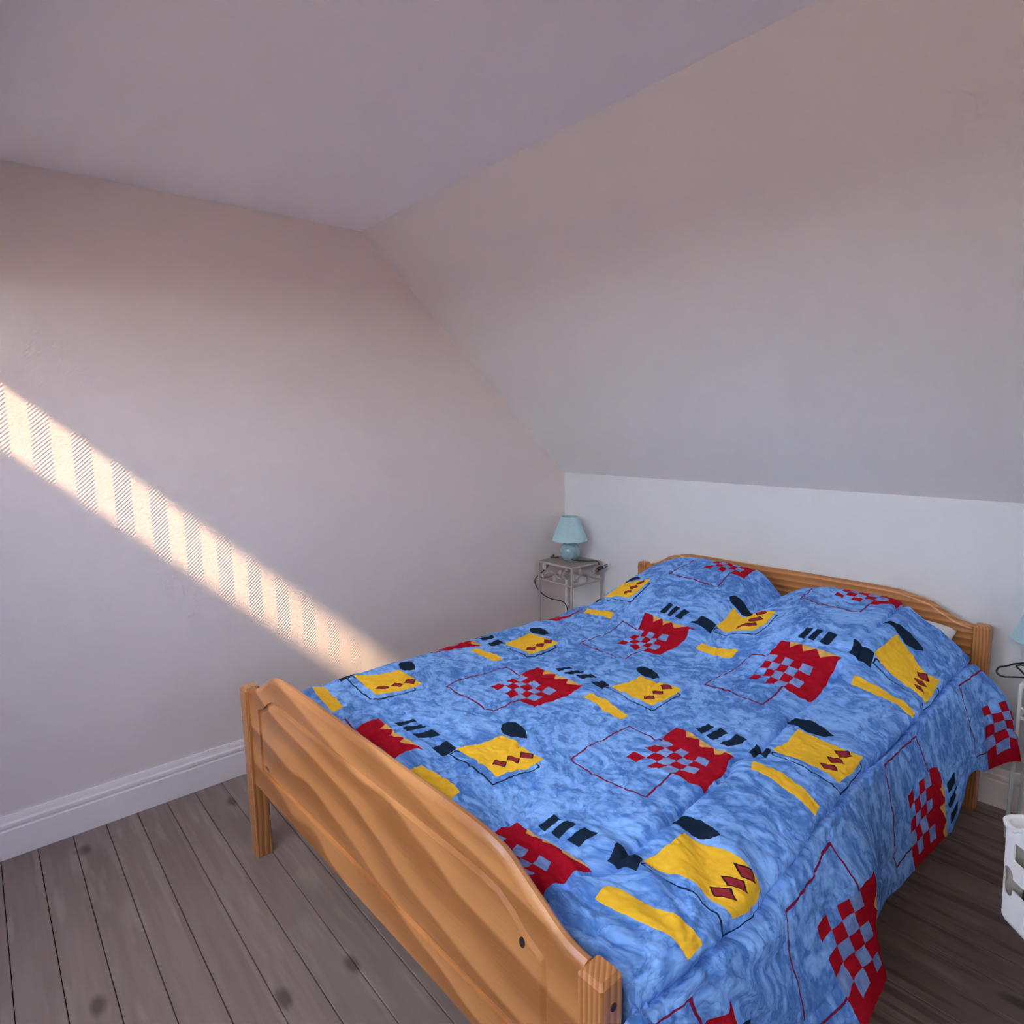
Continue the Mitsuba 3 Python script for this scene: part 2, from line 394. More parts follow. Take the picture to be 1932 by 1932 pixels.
def build_bed_end(part_key, xc, y0, ang, width, zpost, zlow, hump, shoulder, front_sign, panel_mat, slab_mat, gtop, glow, detailed=True):
    R = trimesh.transformations.rotation_matrix(ang, [0, 0, 1]); R[:3, 3] = [xc, y0, 0]
    half = width / 2; ps = 0.052; inner = half - ps / 2
    a = np.array([(0.0, shoulder), (0.03, shoulder + 0.003), (0.06, shoulder + 0.013), (0.10, shoulder + 0.035), (0.145, shoulder + 0.06), (0.20, hump - 0.013), (0.25, hump - 0.004), (0.31, hump - 0.0005), (0.36, hump)])
    P = PchipInterpolator(a[:, 0], a[:, 1])
    xs = np.r_[np.linspace(0, 0.36, 40), np.linspace(0.40, inner, 16)]
    zz = np.where(xs <= 0.36, P(np.minimum(xs, 0.36)), hump)
    L = [(-inner - 0.004 + x, z) for x, z in zip(xs, zz)]
    outline = L[:-1] + [(0.0, hump)] + [(-x, z) for x, z in reversed(L[:-1])]
    m = loft_slab(outline, zlow, 0.030, inner)
    # routed field on the front: cut a pocket and set the raised panel in it
    gl = [(-inner + 0.075 + 0.0, gtop - 0.075), (-inner + 0.078, gtop - 0.072), (-inner + 0.12, gtop - 0.055), (-inner + 0.155, gtop - 0.028), (-inner + 0.20, gtop - 0.006), (-inner + 0.26, gtop)]
    gl = gl + [(-x, z) for x, z in reversed(gl)]
    field = Polygon(gl + [(gl[-1][0], glow), (gl[0][0], glow)]).buffer(0.012, join_style=1).buffer(-0.012)
    field = field.intersection(sbox(-9, glow, 9, 9))
    yfr = -0.015 * front_sign
    N = 360
    if detailed:
        cut = extrude(field, 0.02)
        v = np.array(cut.vertices)
        cut = trimesh.Trimesh(np.stack([v[:, 0], -0.015 - 0.013 + v[:, 2], v[:, 1]], 1), np.array(cut.faces)[:, ::-1], process=True)
        try:
            m2 = trimesh.boolean.difference([m, cut], engine='manifold')
            if len(m2.faces) > 0:
                m = m2
        except Exception as e:
            print('panel cut failed', e)
    m.apply_transform(R)
    scene[part_key + '__board'] = mikit.ply(m, slab_mat, smooth=32)
    if detailed:
        rings = []
        base = field.buffer(-0.0005)
        for off, dep in ((0.0, 0.0105), (0.004, 0.0100), (0.009, 0.0075), (0.014, 0.0040), (0.018, 0.0010), (0.020, 0.0002), (0.028, 0.0)):
            q = base.buffer(-off, join_style=1)
            pr = ring_points(q, N)
            rings.append(np.stack([pr[:, 0], np.full(N, -0.015 + dep), pr[:, 1]], 1))
        back = rings[0].copy(); back[:, 1] = -0.003
        rings = [back] + rings
        V = np.vstack(rings); F = []
        for r in range(len(rings) - 1):
            for k in range(N):
                k2 = (k + 1) % N
                F += [[r * N + k, r * N + k2, (r + 1) * N + k2], [r * N + k, (r + 1) * N + k2, (r + 1) * N + k]]
        tri2d, tf = trimesh.creation.triangulate_polygon(Polygon(rings[-1][:, [0, 2]]), engine='earcut')
        o = len(V)
        V = np.vstack([V, np.stack([tri2d[:, 0], np.full(len(tri2d), rings[-1][0, 1]), tri2d[:, 1]], 1)])
        F = np.vstack([np.array(F), np.array(tf)[:, ::-1] + o])
        pm = trimesh.Trimesh(V, F, process=True)
        pm.apply_transform(R)
        pm.fix_normals()
        scene[part_key + '__panel'] = mikit.ply(pm, panel_mat, smooth=40)
    return R

def post_mesh(zt, ps=0.052):
    h = ps / 2
    c = 0.004
    def sq(s, z, cc):
        s2 = s
        return [(x, y, z) for x, y in ((-s2 + cc, -s2), (s2 - cc, -s2), (s2, -s2 + cc), (s2, s2 - cc), (s2 - cc, s2), (-s2 + cc, s2), (-s2, s2 - cc), (-s2, -s2 + cc))]
    pts = sq(h, 0, c) + sq(h, zt - 0.010, c) + sq(h - 0.006, zt - 0.001, c) + sq(h - 0.012, zt, c)
    return trimesh.convex.convex_hull(np.array(pts))

BED = 'pine_double_bed'
tag(BED, 'varnished pine double bed frame with curved head and foot boards', 'bed')
# foot end
FR = build_bed_end(BED + '__footboard', 1.3145, -2.0375, 0.023, 1.502, 0.60, 0.268, 0.706, 0.604, 1, 'pine_broad', 'pine_broad', 0.628, 0.347)
HR = build_bed_end(BED + '__headboard', 1.340, 0.010, 0.0134, 1.490, 0.70, 0.30, 0.785, 0.698, 1, 'pine_across', 'pine_across', 0.71, 0.40)
labels[BED + '__footboard__board'] = {'label': 'footboard rail with rounded hump at each end'}
k = 0
for end, (R, zt, halfw) in enumerate(((FR, 0.602, 0.751), (HR, 0.703, 0.745))):
    for s in (-1, 1):
        pm = post_mesh(zt)
        pm.apply_translation([s * halfw, 0, 0]); pm.apply_transform(R)
        scene[numbered(BED + '__post', k)] = mikit.ply(pm, 'pine_upright', smooth=20)
        k += 1
for k, x in enumerate((0.602, 2.045)):
    a, b = (x, -2.02), (x + 0.02, -0.012)
    rail = cbox((-0.012, 0, 0.27), (0.012, 2.0, 0.40), 0.003)
    rail.apply_transform(trimesh.transformations.rotation_matrix(-math.atan2(0.02, 2.0), [0, 0, 1])); rail.apply_translation([a[0], a[1] + 0.01, 0])
    scene[numbered(BED + '__side_rail', k)] = mikit.ply(rail, 'pine_along')
# bolt holes and the black knot on the foot end
bolt = trimesh.creation.cylinder(0.0065, 0.004, sections=20)
bolt.apply_transform(trimesh.transformations.rotation_matrix(math.pi / 2, [0, 1, 0])); bolt.apply_transform(trimesh.transformations.rotation_matrix(0.023, [0, 0, 1])); bolt.apply_translation([2.0912, -2.0185, 0.552])
scene[BED + '__bolt'] = mikit.ply(bolt, 'knot_wood'); labels[BED + '__bolt'] = {'label': 'dark bolt head'}

kn_ = trimesh.creation.cylinder(0.0065, 0.003, sections=14); kn_.apply_scale([1.0, 1.5, 1.0])
kn_.apply_transform(trimesh.transformations.rotation_matrix(math.pi / 2, [1, 0, 0])); kn_.apply_translation([1.903, -2.0395, 0.549])
scene[BED + '__knot'] = mikit.ply(kn_, 'knot_wood'); labels[BED + '__knot'] = {'label': 'small black knot'}

# mattress and pillow
mm = cbox((0.640, -1.945, 0.30), (2.024, -0.045, 0.49), 0.03)
obj('mattress', mm, 'white_cotton', label='white mattress lying in the pine bed under the blue quilt', category='mattress')

def pillow_mesh(c, sx, sy, h, seed):
    n = 40
    u = np.linspace(-1, 1, n); U, W = np.meshgrid(u, u, indexing='ij')
    e = (1 - np.abs(U) ** 3.2) * (1 - np.abs(W) ** 3.2)
    hh = h / 2 * np.clip(e, 0, 1) ** 0.42
    pin = 1 - 0.06 * (1 - np.abs(U) ** 2) * 0
    X, Y = U * sx / 2, W * sy / 2
    up = np.stack([X, Y, hh], -1).reshape(-1, 3); dn = np.stack([X, Y, -hh], -1).reshape(-1, 3)
    V = np.vstack([up, dn]); F = []
    for a in range(n - 1):
        for b in range(n - 1):
            q = [a * n + b, (a + 1) * n + b, (a + 1) * n + b + 1, a * n + b + 1]
            F += [[q[0], q[1], q[2]], [q[0], q[2], q[3]]]
            q = [x + n * n for x in q]
            F += [[q[0], q[2], q[1]], [q[0], q[3], q[2]]]
    m = trimesh.Trimesh(V, np.array(F), process=True); m.merge_vertices()
    m.apply_transform(trimesh.transformations.rotation_matrix(0.28, [1, 0, 0]))
    m.apply_translation(c)
    return m
obj('pillow', pillow_mesh((1.715, -0.20, 0.615), 0.60, 0.40, 0.12, 1), 'white_cotton', smooth=True,
    label='white pillow with one corner peeking out from the quilt by the right headboard post', category='pillow')

#@DUVET
# ---------------------------------------------------------------- the quilt
def sst(a, b, x):
    t = np.clip((x - a) / (b - a), 0, 1); return t * t * (3 - 2 * t)

def quilt_top(X, Y):
    """Height of the quilt's upper face over the bed."""
    z = np.full_like(X, 0.598)
    shift = 0.10 * sst(-0.95, -0.55, Y)
    z -= 0.075 * (1 - sst(0.53 + shift, 0.73 + shift, X))      # falls away at the far edge
    rl, rr = sst(-0.85, -0.30, Y), sst(-0.82, -0.47, Y)
    wl = rl * 0.172 * np.exp(-np.abs((X - 1.12) / 0.36) ** 4.0)
    wr = rr * 0.150 * np.exp(-np.abs((X - 1.735) / 0.37) ** 3.0)
    both = 0.5 * (wl + wr + np.sqrt((wl - wr) ** 2 + 0.02 ** 2)) - 0.01 * np.maximum(rl, rr) * 0
    z += both - 0.010 + 0.028 * np.maximum(rl, rr)
    z -= 0.03 * rl * np.exp(-((X - 1.42) / 0.055) ** 2)
    z += 0.024 * sst(-0.45, -0.17, Y) * np.clip((wl + wr) / 0.14, 0, 1)
    z -= 0.05 * sst(-1.88, -2.02, Y)                           # tucked down at the foot
    return z

A_SPLIT = 2.0
ST_A = np.array([2.0, 2.06, 2.12, 2.19, 2.27, 2.34, 2.42, 2.49])      # cloth across
ST_Y = np.array([-2.05, -1.86, -1.57, -1.45, -1.33, -1.24, -1.10, -0.97, -0.73, -0.62, -0.53, -0.47, -0.37, -0.26, -0.19, -0.13])
ST = np.array([                                                       # (x, z) of the near side at each station along the bed
 [(2.0, .560), (2.050, .545), (2.100, .515), (2.135, .475), (2.150, .400), (2.165, .330), (2.185, .250), (2.200, .180)],
 [(2.0, .575), (2.055, .560), (2.100, .535), (2.140, .490), (2.160, .420), (2.178, .352), (2.195, .275), (2.205, .205)],
 [(2.0, .590), (2.060, .580), (2.110, .548), (2.147, .488), (2.165, .410), (2.180, .342), (2.200, .268), (2.215, .200)],
 [(2.0, .590), (2.060, .580), (2.112, .550), (2.145, .495), (2.165, .440), (2.188, .380), (2.232, .310), (2.265, .255)],
 [(2.0, .590), (2.060, .581), (2.105, .558), (2.131, .520), (2.190, .457), (2.212, .400), (2.238, .325), (2.258, .270)],
 [(2.0, .590), (2.060, .582), (2.105, .560), (2.140, .520), (2.190, .440), (2.200, .380), (2.205, .320), (2.200, .270)],
 [(2.0, .590), (2.060, .580), (2.095, .560), (2.118, .530), (2.145, .460), (2.160, .395), (2.170, .335), (2.178, .275)],
 [(2.0, .590), (2.055, .580), (2.090, .568), (2.113, .548), (2.138, .470), (2.152, .400), (2.163, .320), (2.175, .255)],
 [(2.0, .608), (2.053, .595), (2.090, .578), (2.115, .553), (2.145, .475), (2.160, .410), (2.172, .330), (2.182, .250)],
 [(2.0, .625), (2.055, .607), (2.092, .585), (2.120, .550), (2.151, .450), (2.170, .385), (2.182, .310), (2.187, .245)],
 [(2.0, .645), (2.055, .622), (2.092, .595), (2.120, .560), (2.150, .475), (2.170, .415), (2.183, .345), (2.190, .300)],
 [(2.0, .660), (2.055, .634), (2.092, .604), (2.120, .570), (2.150, .490), (2.170, .440), (2.183, .395), (2.190, .362)],
 [(2.0, .680), (2.053, .650), (2.090, .623), (2.121, .590), (2.150, .512), (2.166, .452), (2.181, .385), (2.188, .338)],
 [(2.0, .695), (2.052, .660), (2.088, .630), (2.120, .592), (2.152, .525), (2.172, .462), (2.184, .365), (2.196, .300)],
 [(2.0, .700), (2.050, .660), (2.085, .628), (2.122, .593), (2.183, .530), (2.208, .470), (2.225, .400), (2.238, .320)],
 [(2.0, .705), (2.050, .660), (2.090, .625), (2.128, .597), (2.200, .525), (2.228, .455), (2.250, .370), (2.265, .300)]])
_STF = PchipInterpolator(ST_Y, ST.reshape(len(ST_Y), -1), axis=0)
A_HEM, A_FAR, B_HEAD = 2.49, 0.42, -0.150

def quilt_base(A, B):
    """Surface of the quilt at the cloth coordinates A (across) and B (along), smooth, without stitching."""
    sh = A.shape
    A, B = A.ravel(), B.ravel()
    side = sst(2.10, 2.14, A)                                   # only the hanging side passes the foot post
    lim = -1.998 + 0.02 * (A - 1.314) + 0.014 * sst(1.96, 2.02, A) + 0.045 * (1 - sst(0.56, 0.68, A))
    Y = np.maximum(B, lim + np.minimum(0, B - lim) * side)
    tuck = np.maximum(0, lim + 0.012 - B) * (1 - side)
    X = A.copy()
    Z = quilt_top(np.clip(A, 0.56, 2.02), Y)
    # far side hangs down out of sight
    t = np.maximum(0.60 - A, 0)
    X = np.where(A < 0.60, 0.60 - 0.046 * np.tanh(t / 0.04), X)
    Z = Z - np.maximum(0, t - 0.012)
    # near side: drape
    prof = _STF(np.clip(Y, ST_Y[0], ST_Y[-1])).reshape(-1, 8, 2)
    a = np.clip(A, ST_A[0], ST_A[-1] - 1e-6)
    i = np.clip(np.searchsorted(ST_A, a, side='right') - 1, 0, 6)
    f = ((a - ST_A[i]) / (ST_A[i + 1] - ST_A[i]))[:, None]
    r = np.arange(len(A))
    def tan(j):
        lo, hi = np.clip(j - 1, 0, 7), np.clip(j + 1, 0, 7)
        return (prof[r, hi] - prof[r, lo]) / (ST_A[hi] - ST_A[lo])[:, None]
    h = (ST_A[i + 1] - ST_A[i])[:, None]
    p0, p1, m0, m1 = prof[r, i], prof[r, i + 1], tan(i) * h, tan(i + 1) * h
    cm = (2 * f ** 3 - 3 * f ** 2 + 1) * p0 + (f ** 3 - 2 * f ** 2 + f) * m0 + (-2 * f ** 3 + 3 * f ** 2) * p1 + (f ** 3 - f ** 2) * m1
    w = sst(1.86, 2.03, A)
    X = X * (1 - w) + np.where(A < A_SPLIT, A, cm[:, 0]) * w
    Z = Z * (1 - w) + np.where(A < A_SPLIT, prof[:, 0, 1], cm[:, 1]) * w
    Z = Z - 1.1 * tuck
    return np.stack([X, Y, Z], -1).reshape(sh + (3,))
#@END

CTRL = [(0.717,-1.757,0.035,-0.028),(0.783,-1.621,-0.019,-0.022),(0.935,-1.623,0.002,-0.020),(0.904,-1.778,0.028,-0.013),(0.722,-1.871,0.030,-0.026),(0.690,-1.898,0.064,-0.037),(0.910,-1.892,0.028,-0.009),(0.907,-1.923,0.035,-0.020),(0.810,-1.571,0.034,-0.038),(0.816,-1.170,-0.064,-0.015),(0.968,-1.018,-0.031,-0.025),(0.969,-1.175,-0.037,-0.016),(0.799,-1.014,-0.035,-0.029),(0.791,-1.282,-0.039,-0.015),(0.941,-1.275,-0.003,-0.026),(0.946,-1.324,-0.004,-0.019),(0.943,-0.481,-0.052,0.018),(0.935,-0.516,-0.046,0.009),(0.923,-0.545,-0.034,-0.008),(0.959,-0.577,-0.027,-0.014),(0.974,-0.447,-0.037,0.004),(0.952,-0.668,-0.014,-0.033),(0.959,-0.703,-0.017,-0.040),(0.810,-0.675,-0.058,-0.022),(1.348,-1.782,-0.003,-0.003),(1.377,-1.645,-0.020,0.002),(1.551,-1.650,-0.021,0.007),(1.525,-1.789,0.000,-0.002),(1.304,-1.827,-0.001,-0.002),(1.527,-1.897,0.004,-0.004),(1.516,-1.927,0.019,-0.016),(1.354,-1.894,-0.009,-0.003),(1.484,-1.743,-0.002,-0.010),(1.511,-1.675,-0.027,0.012),(1.432,-1.601,0.005,-0.008),(1.369,-1.185,-0.024,-0.000),(1.379,-1.039,-0.022,-0.004),(1.539,-1.036,-0.009,-0.007),(1.544,-1.195,-0.019,0.004),(1.504,-1.156,-0.022,0.003),(1.496,-1.055,-0.012,-0.008),(1.427,-0.998,0.010,-0.011),(1.312,-1.211,-0.009,-0.018),(1.539,-1.301,-0.008,0.000),(1.541,-1.339,-0.006,-0.004),(1.367,-1.272,-0.022,-0.025),(1.367,-1.313,-0.020,-0.022),(1.383,-0.582,-0.038,-0.003),(1.378,-0.456,-0.021,0.013),(1.573,-0.501,-0.043,0.058),(1.497,-0.608,0.028,0.017),(1.524,-0.583,-0.042,0.030),(1.527,-0.552,-0.045,0.045),(1.326,-0.619,-0.023,-0.010),(1.389,-0.684,-0.044,-0.013),(1.383,-0.720,-0.036,-0.015),(1.536,-0.686,-0.005,-0.015),(1.532,-0.724,0.003,-0.019),(1.940,-1.750,-0.002,-0.035),(1.954,-1.625,-0.004,-0.018),(2.131,-1.589,-0.008,-0.054),(2.133,-1.698,-0.015,-0.093),(2.085,-1.689,-0.010,-0.064),(2.094,-1.618,-0.017,-0.045),(1.906,-1.810,-0.010,-0.019),(2.144,-1.737,-0.003,-0.078),(1.944,-1.897,-0.004,-0.038),(1.941,-1.856,-0.003,-0.041),(2.130,-1.792,-0.006,-0.109),(2.129,-1.837,-0.001,-0.106),(2.006,-1.578,0.024,-0.031),(1.916,-1.187,0.022,0.002),(1.911,-1.030,0.039,-0.013),(2.084,-1.006,0.039,-0.037),(2.085,-1.174,0.033,-0.017),(1.879,-1.232,0.017,0.003),(1.909,-1.271,0.029,-0.026),(2.094,-1.292,0.030,-0.009),(2.103,-1.327,0.025,-0.016),(1.926,-1.306,0.014,-0.029),(2.038,-1.133,0.037,-0.020),(2.039,-1.047,0.038,-0.016),(2.109,-1.196,0.032,-0.019),(1.927,-0.551,0.011,-0.034),(1.932,-0.376,0.018,-0.067),(2.105,-0.431,0.018,-0.012),(2.107,-0.580,0.011,-0.011),(1.884,-0.602,0.012,-0.027),(1.913,-0.652,0.025,-0.045),(1.918,-0.690,0.022,-0.045),(2.111,-0.686,0.017,-0.057),(2.052,-0.483,0.025,0.020),(2.061,-0.539,0.014,-0.014),(2.121,-0.607,0.020,-0.008),(1.058,-1.851,0.027,0.006),(1.274,-1.850,0.039,-0.007),(1.135,-1.807,0.025,0.014),(1.224,-1.797,0.033,0.004),(1.083,-1.238,0.002,-0.007),(1.312,-1.254,0.001,-0.003),(1.312,-1.463,0.001,-0.004),(0.993,-1.564,0.004,-0.003),(1.241,-1.568,-0.001,-0.007),(1.014,-1.324,-0.004,-0.006),(1.099,-1.335,0.000,-0.000),(1.237,-1.459,0.003,-0.008),(1.088,-0.634,-0.003,-0.011),(1.300,-0.642,0.013,-0.015),(1.305,-0.842,0.008,-0.025),(1.114,-0.719,-0.015,-0.016),(1.017,-0.949,-0.020,-0.018),(1.153,-0.561,-0.008,-0.004),(1.260,-0.575,0.015,0.010),(1.686,-1.868,-0.008,0.023),(1.890,-1.850,0.016,-0.007),(1.851,-1.966,0.055,-0.101),(1.840,-1.776,0.024,0.011),(1.670,-1.256,0.008,0.011),(1.859,-1.275,0.047,0.018),(1.897,-1.467,0.009,-0.000),(1.809,-1.470,0.024,0.003),(1.694,-1.350,-0.002,0.015),(1.595,-1.599,-0.005,0.032),(1.826,-1.592,0.007,0.017),(1.587,-1.354,0.016,0.024),(1.656,-0.626,0.022,-0.019),(1.859,-0.624,0.047,-0.033),(1.849,-0.830,0.057,-0.037),(1.753,-0.794,0.080,-0.073),(1.644,-0.681,0.048,-0.054),(1.768,-0.950,0.065,-0.025),(1.819,-0.560,0.049,-0.005),(1.711,-0.557,0.027,-0.008),(1.033,-0.394,-0.036,0.027),(1.279,-0.409,-0.039,0.034),(1.252,-0.267,-0.012,-0.000),(1.322,-0.278,-0.009,0.011),(1.587,-0.336,0.003,-0.031),(1.807,-0.353,0.026,-0.022),(1.808,-0.276,0.025,0.009),(1.880,-0.223,0.026,-0.044),(2.306,-1.450,0.002,0.000),(2.339,-1.416,0.003,-0.000),(2.367,-1.452,0.009,0.002),(2.396,-1.416,0.014,-0.000),(2.373,-1.379,0.003,-0.003),(2.338,-1.383,0.004,0.001),(2.303,-1.386,0.005,0.004),(2.428,-1.411,0.016,-0.005),(2.404,-1.376,0.006,-0.006),(2.430,-1.467,-0.004,-0.000),(2.286,-1.332,-0.001,-0.003),(2.183,-1.569,0.000,0.002),(2.191,-1.331,0.005,0.001),(2.401,-1.569,-0.000,-0.003),(2.182,-0.965,0.001,-0.002),(2.191,-0.730,0.005,-0.000),(2.280,-0.655,-0.009,0.010),(2.284,-0.733,0.001,-0.002),(2.353,-0.591,-0.005,-0.002),(2.402,-0.588,-0.008,-0.005),(2.431,-0.890,-0.005,0.023),(2.183,-0.365,0.000,-0.002),(2.426,-0.374,0.000,-0.001),(2.424,-0.268,0.002,0.001),(2.312,-0.250,-0.004,0.000),(2.342,-0.214,-0.000,-0.002),(2.371,-0.246,0.005,-0.004),(2.405,-0.209,0.005,-0.007),(2.375,-0.175,0.001,-0.007),(2.308,-0.182,-0.000,0.000),(2.437,-0.208,0.007,-0.008),(2.194,-0.128,0.002,-0.002),(2.179,-1.874,0.017,-0.056),(2.227,-1.862,0.044,-0.071)]   #@CTRL
if len(CTRL) == 0:
    def cloth(A, B): return np.stack([A, B], -1)
else:
    _c = np.array(CTRL)
    _rbf = RBFInterpolator(_c[:, :2], _c[:, 2:4], kernel='thin_plate_spline', smoothing=3e-4)
    def cloth(A, B):
        q = np.stack([A.ravel(), B.ravel()], -1)
        w = 1.0
        return (q + np.vstack([_rbf(c) for c in np.array_split(q, 40)])).reshape(A.shape + (2,))

def build_quilt():
    na, nb = 540, 520
    A, B = np.meshgrid(np.linspace(A_FAR, A_HEM, na), np.linspace(-2.045, B_HEAD, nb), indexing='ij')
    P = quilt_base(A, B)
    S = cloth(A, B)
    def normals(P):
        du, dv = np.gradient(P, axis=0), np.gradient(P, axis=1)
        n = np.cross(du, dv); return n / (np.linalg.norm(n, axis=-1, keepdims=True) + 1e-12)
    N = normals(P)
    s, t = S[..., 0], S[..., 1]
    h = np.zeros_like(s)
    top = 1.0 - sst(2.2, 2.3, s) * 0.4
    for c, d in ((2.150, 0.017), (1.912, 0.015), (1.676, 0.006), (1.440, 0.006), (1.200, 0.006), (0.960, 0.005), (2.40, 0.005)):
        cc = c + 0.008 * (meshkit.noise(np.stack([t * 6, s * 0 + c * 3, s * 0], -1)) - 0.5)
        x = np.abs(s - cc)
        h -= d * np.exp(-(x / 0.0065) ** 1.6) * (0.6 + 0.8 * meshkit.noise(np.stack([t * 11, s * 0 + c * 7, s * 0], -1)))
        h -= 0.15 * d * np.exp(-(x / 0.022) ** 2)
        # puckers running off the stitching
        pk = meshkit.fbm(np.stack([t * 46 + 1.5 * np.sin(s * 40), s * 6 + c, s * 0 + c], -1), 3) - 0.5
        h += 1.15 * d * pk * np.exp(-x / 0.05)
    q = np.stack([s * 8, t * 8, s * 0], -1)
    h += 0.016 * (meshkit.fbm(q, 3, 3) - 0.5) * top
    q = np.stack([s * 22 + t * 8, t * 30, s * 0 + 4], -1)
    w1 = meshkit.fbm(q, 3, 8)
    calm = 1 - 0.45 * sst(2.16, 2.26, s)
    h += 0.0085 * (w1 - 0.5) * calm
    q = np.stack([s * 44 + 2 * w1, t * 60, s * 0 + 4], -1)
    h -= 0.0032 * calm * (1 - np.abs(2 * meshkit.fbm(q, 2, 21) - 1)) ** 3
    q = np.stack([s * 95, t * 120, s * 0 + 9], -1)
    h += 0.0015 * calm * (meshkit.fbm(q, 2, 11) - 0.5)
    # soft slack folds across the near corner
    r = np.sqrt((s - 2.12) ** 2 + (t + 1.95) ** 2)
    ang = np.arctan2(t + 1.95, s - 2.12)
    h += 0.010 * np.sin(ang * 15 + 1.5 * np.sin(r * 9)) * np.exp(-((r - 0.28) / 0.16) ** 2)
    P = P + N * h[..., None]
    N = normals(P)
    thick = 0.016 * np.clip(np.minimum.reduce([np.arange(na)[:, None] + 0 * B, na - 1 - np.arange(na)[:, None] + 0 * B, np.arange(nb)[None] + 0 * A, nb - 1 - np.arange(nb)[None] + 0 * A]) / 4.0, 0.25, 1)
    Q = P - N * thick[..., None]
    V = np.vstack([P.reshape(-1, 3), Q.reshape(-1, 3)])
    uv = np.vstack([S.reshape(-1, 2)] * 2)
    a, b = np.meshgrid(np.arange(na - 1), np.arange(nb - 1), indexing='ij')
    q0 = (a * nb + b).ravel(); q1 = ((a + 1) * nb + b).ravel(); q2 = q1 + 1; q3 = q0 + 1
    F = np.vstack([np.stack([q0, q1, q2], 1), np.stack([q0, q2, q3], 1)])
    o = na * nb
    F = np.vstack([F, F[:, ::-1] + o])
    rim = list(range(0, nb)) + [k * nb + nb - 1 for k in range(1, na)] + [(na - 1) * nb + k for k in range(nb - 2, -1, -1)] + [k * nb for k in range(na - 2, 0, -1)]
    R = [[x, x + o, y] for x, y in zip(rim, rim[1:] + rim[:1])] + [[y, x + o, y + o] for x, y in zip(rim, rim[1:] + rim[:1])]
    return trimesh.Trimesh(V, np.vstack([F, np.array(R)]), process=False), uv

#@PRINT
PS, PT = 0.593, 0.600
Y0 = (1.345, -1.785)      # lower left corner of a yellow patch
R0 = (1.085, -1.245)      # upper left corner of a red patch

def inside(x, y, pts):
    """Even-odd test of a polygon, in drjit."""
    w = mi.Bool(False)
    n = len(pts)
    for i in range(n):
        x1, y1 = pts[i]; x2, y2 = pts[(i + 1) % n]
        if y1 == y2: continue
        c = ((y1 > y) != (y2 > y)) & (x < (x2 - x1) * (y - y1) / (y2 - y1) + x1)
        w = w ^ c
    return w

def dist_line(x, y, pts):
    d = mi.Float(9)
    for (x1, y1), (x2, y2) in zip(pts[:-1], pts[1:]):
        dx, dy = x2 - x1, y2 - y1
        t = dr.clip(((x - x1) * dx + (y - y1) * dy) / (dx * dx + dy * dy), 0, 1)
        d = dr.minimum(d, dr.sqrt(dr.square(x - x1 - t * dx) + dr.square(y - y1 - t * dy)))
    return d

BLUE_A, BLUE_B = (0.070, 0.19, 0.52), (0.26, 0.50, 0.96)
YEL, RED, INK = (0.80, 0.46, 0.030), (0.37, 0.008, 0.020), (0.010, 0.022, 0.045)
YELT = (0.66, 0.38, 0.10)

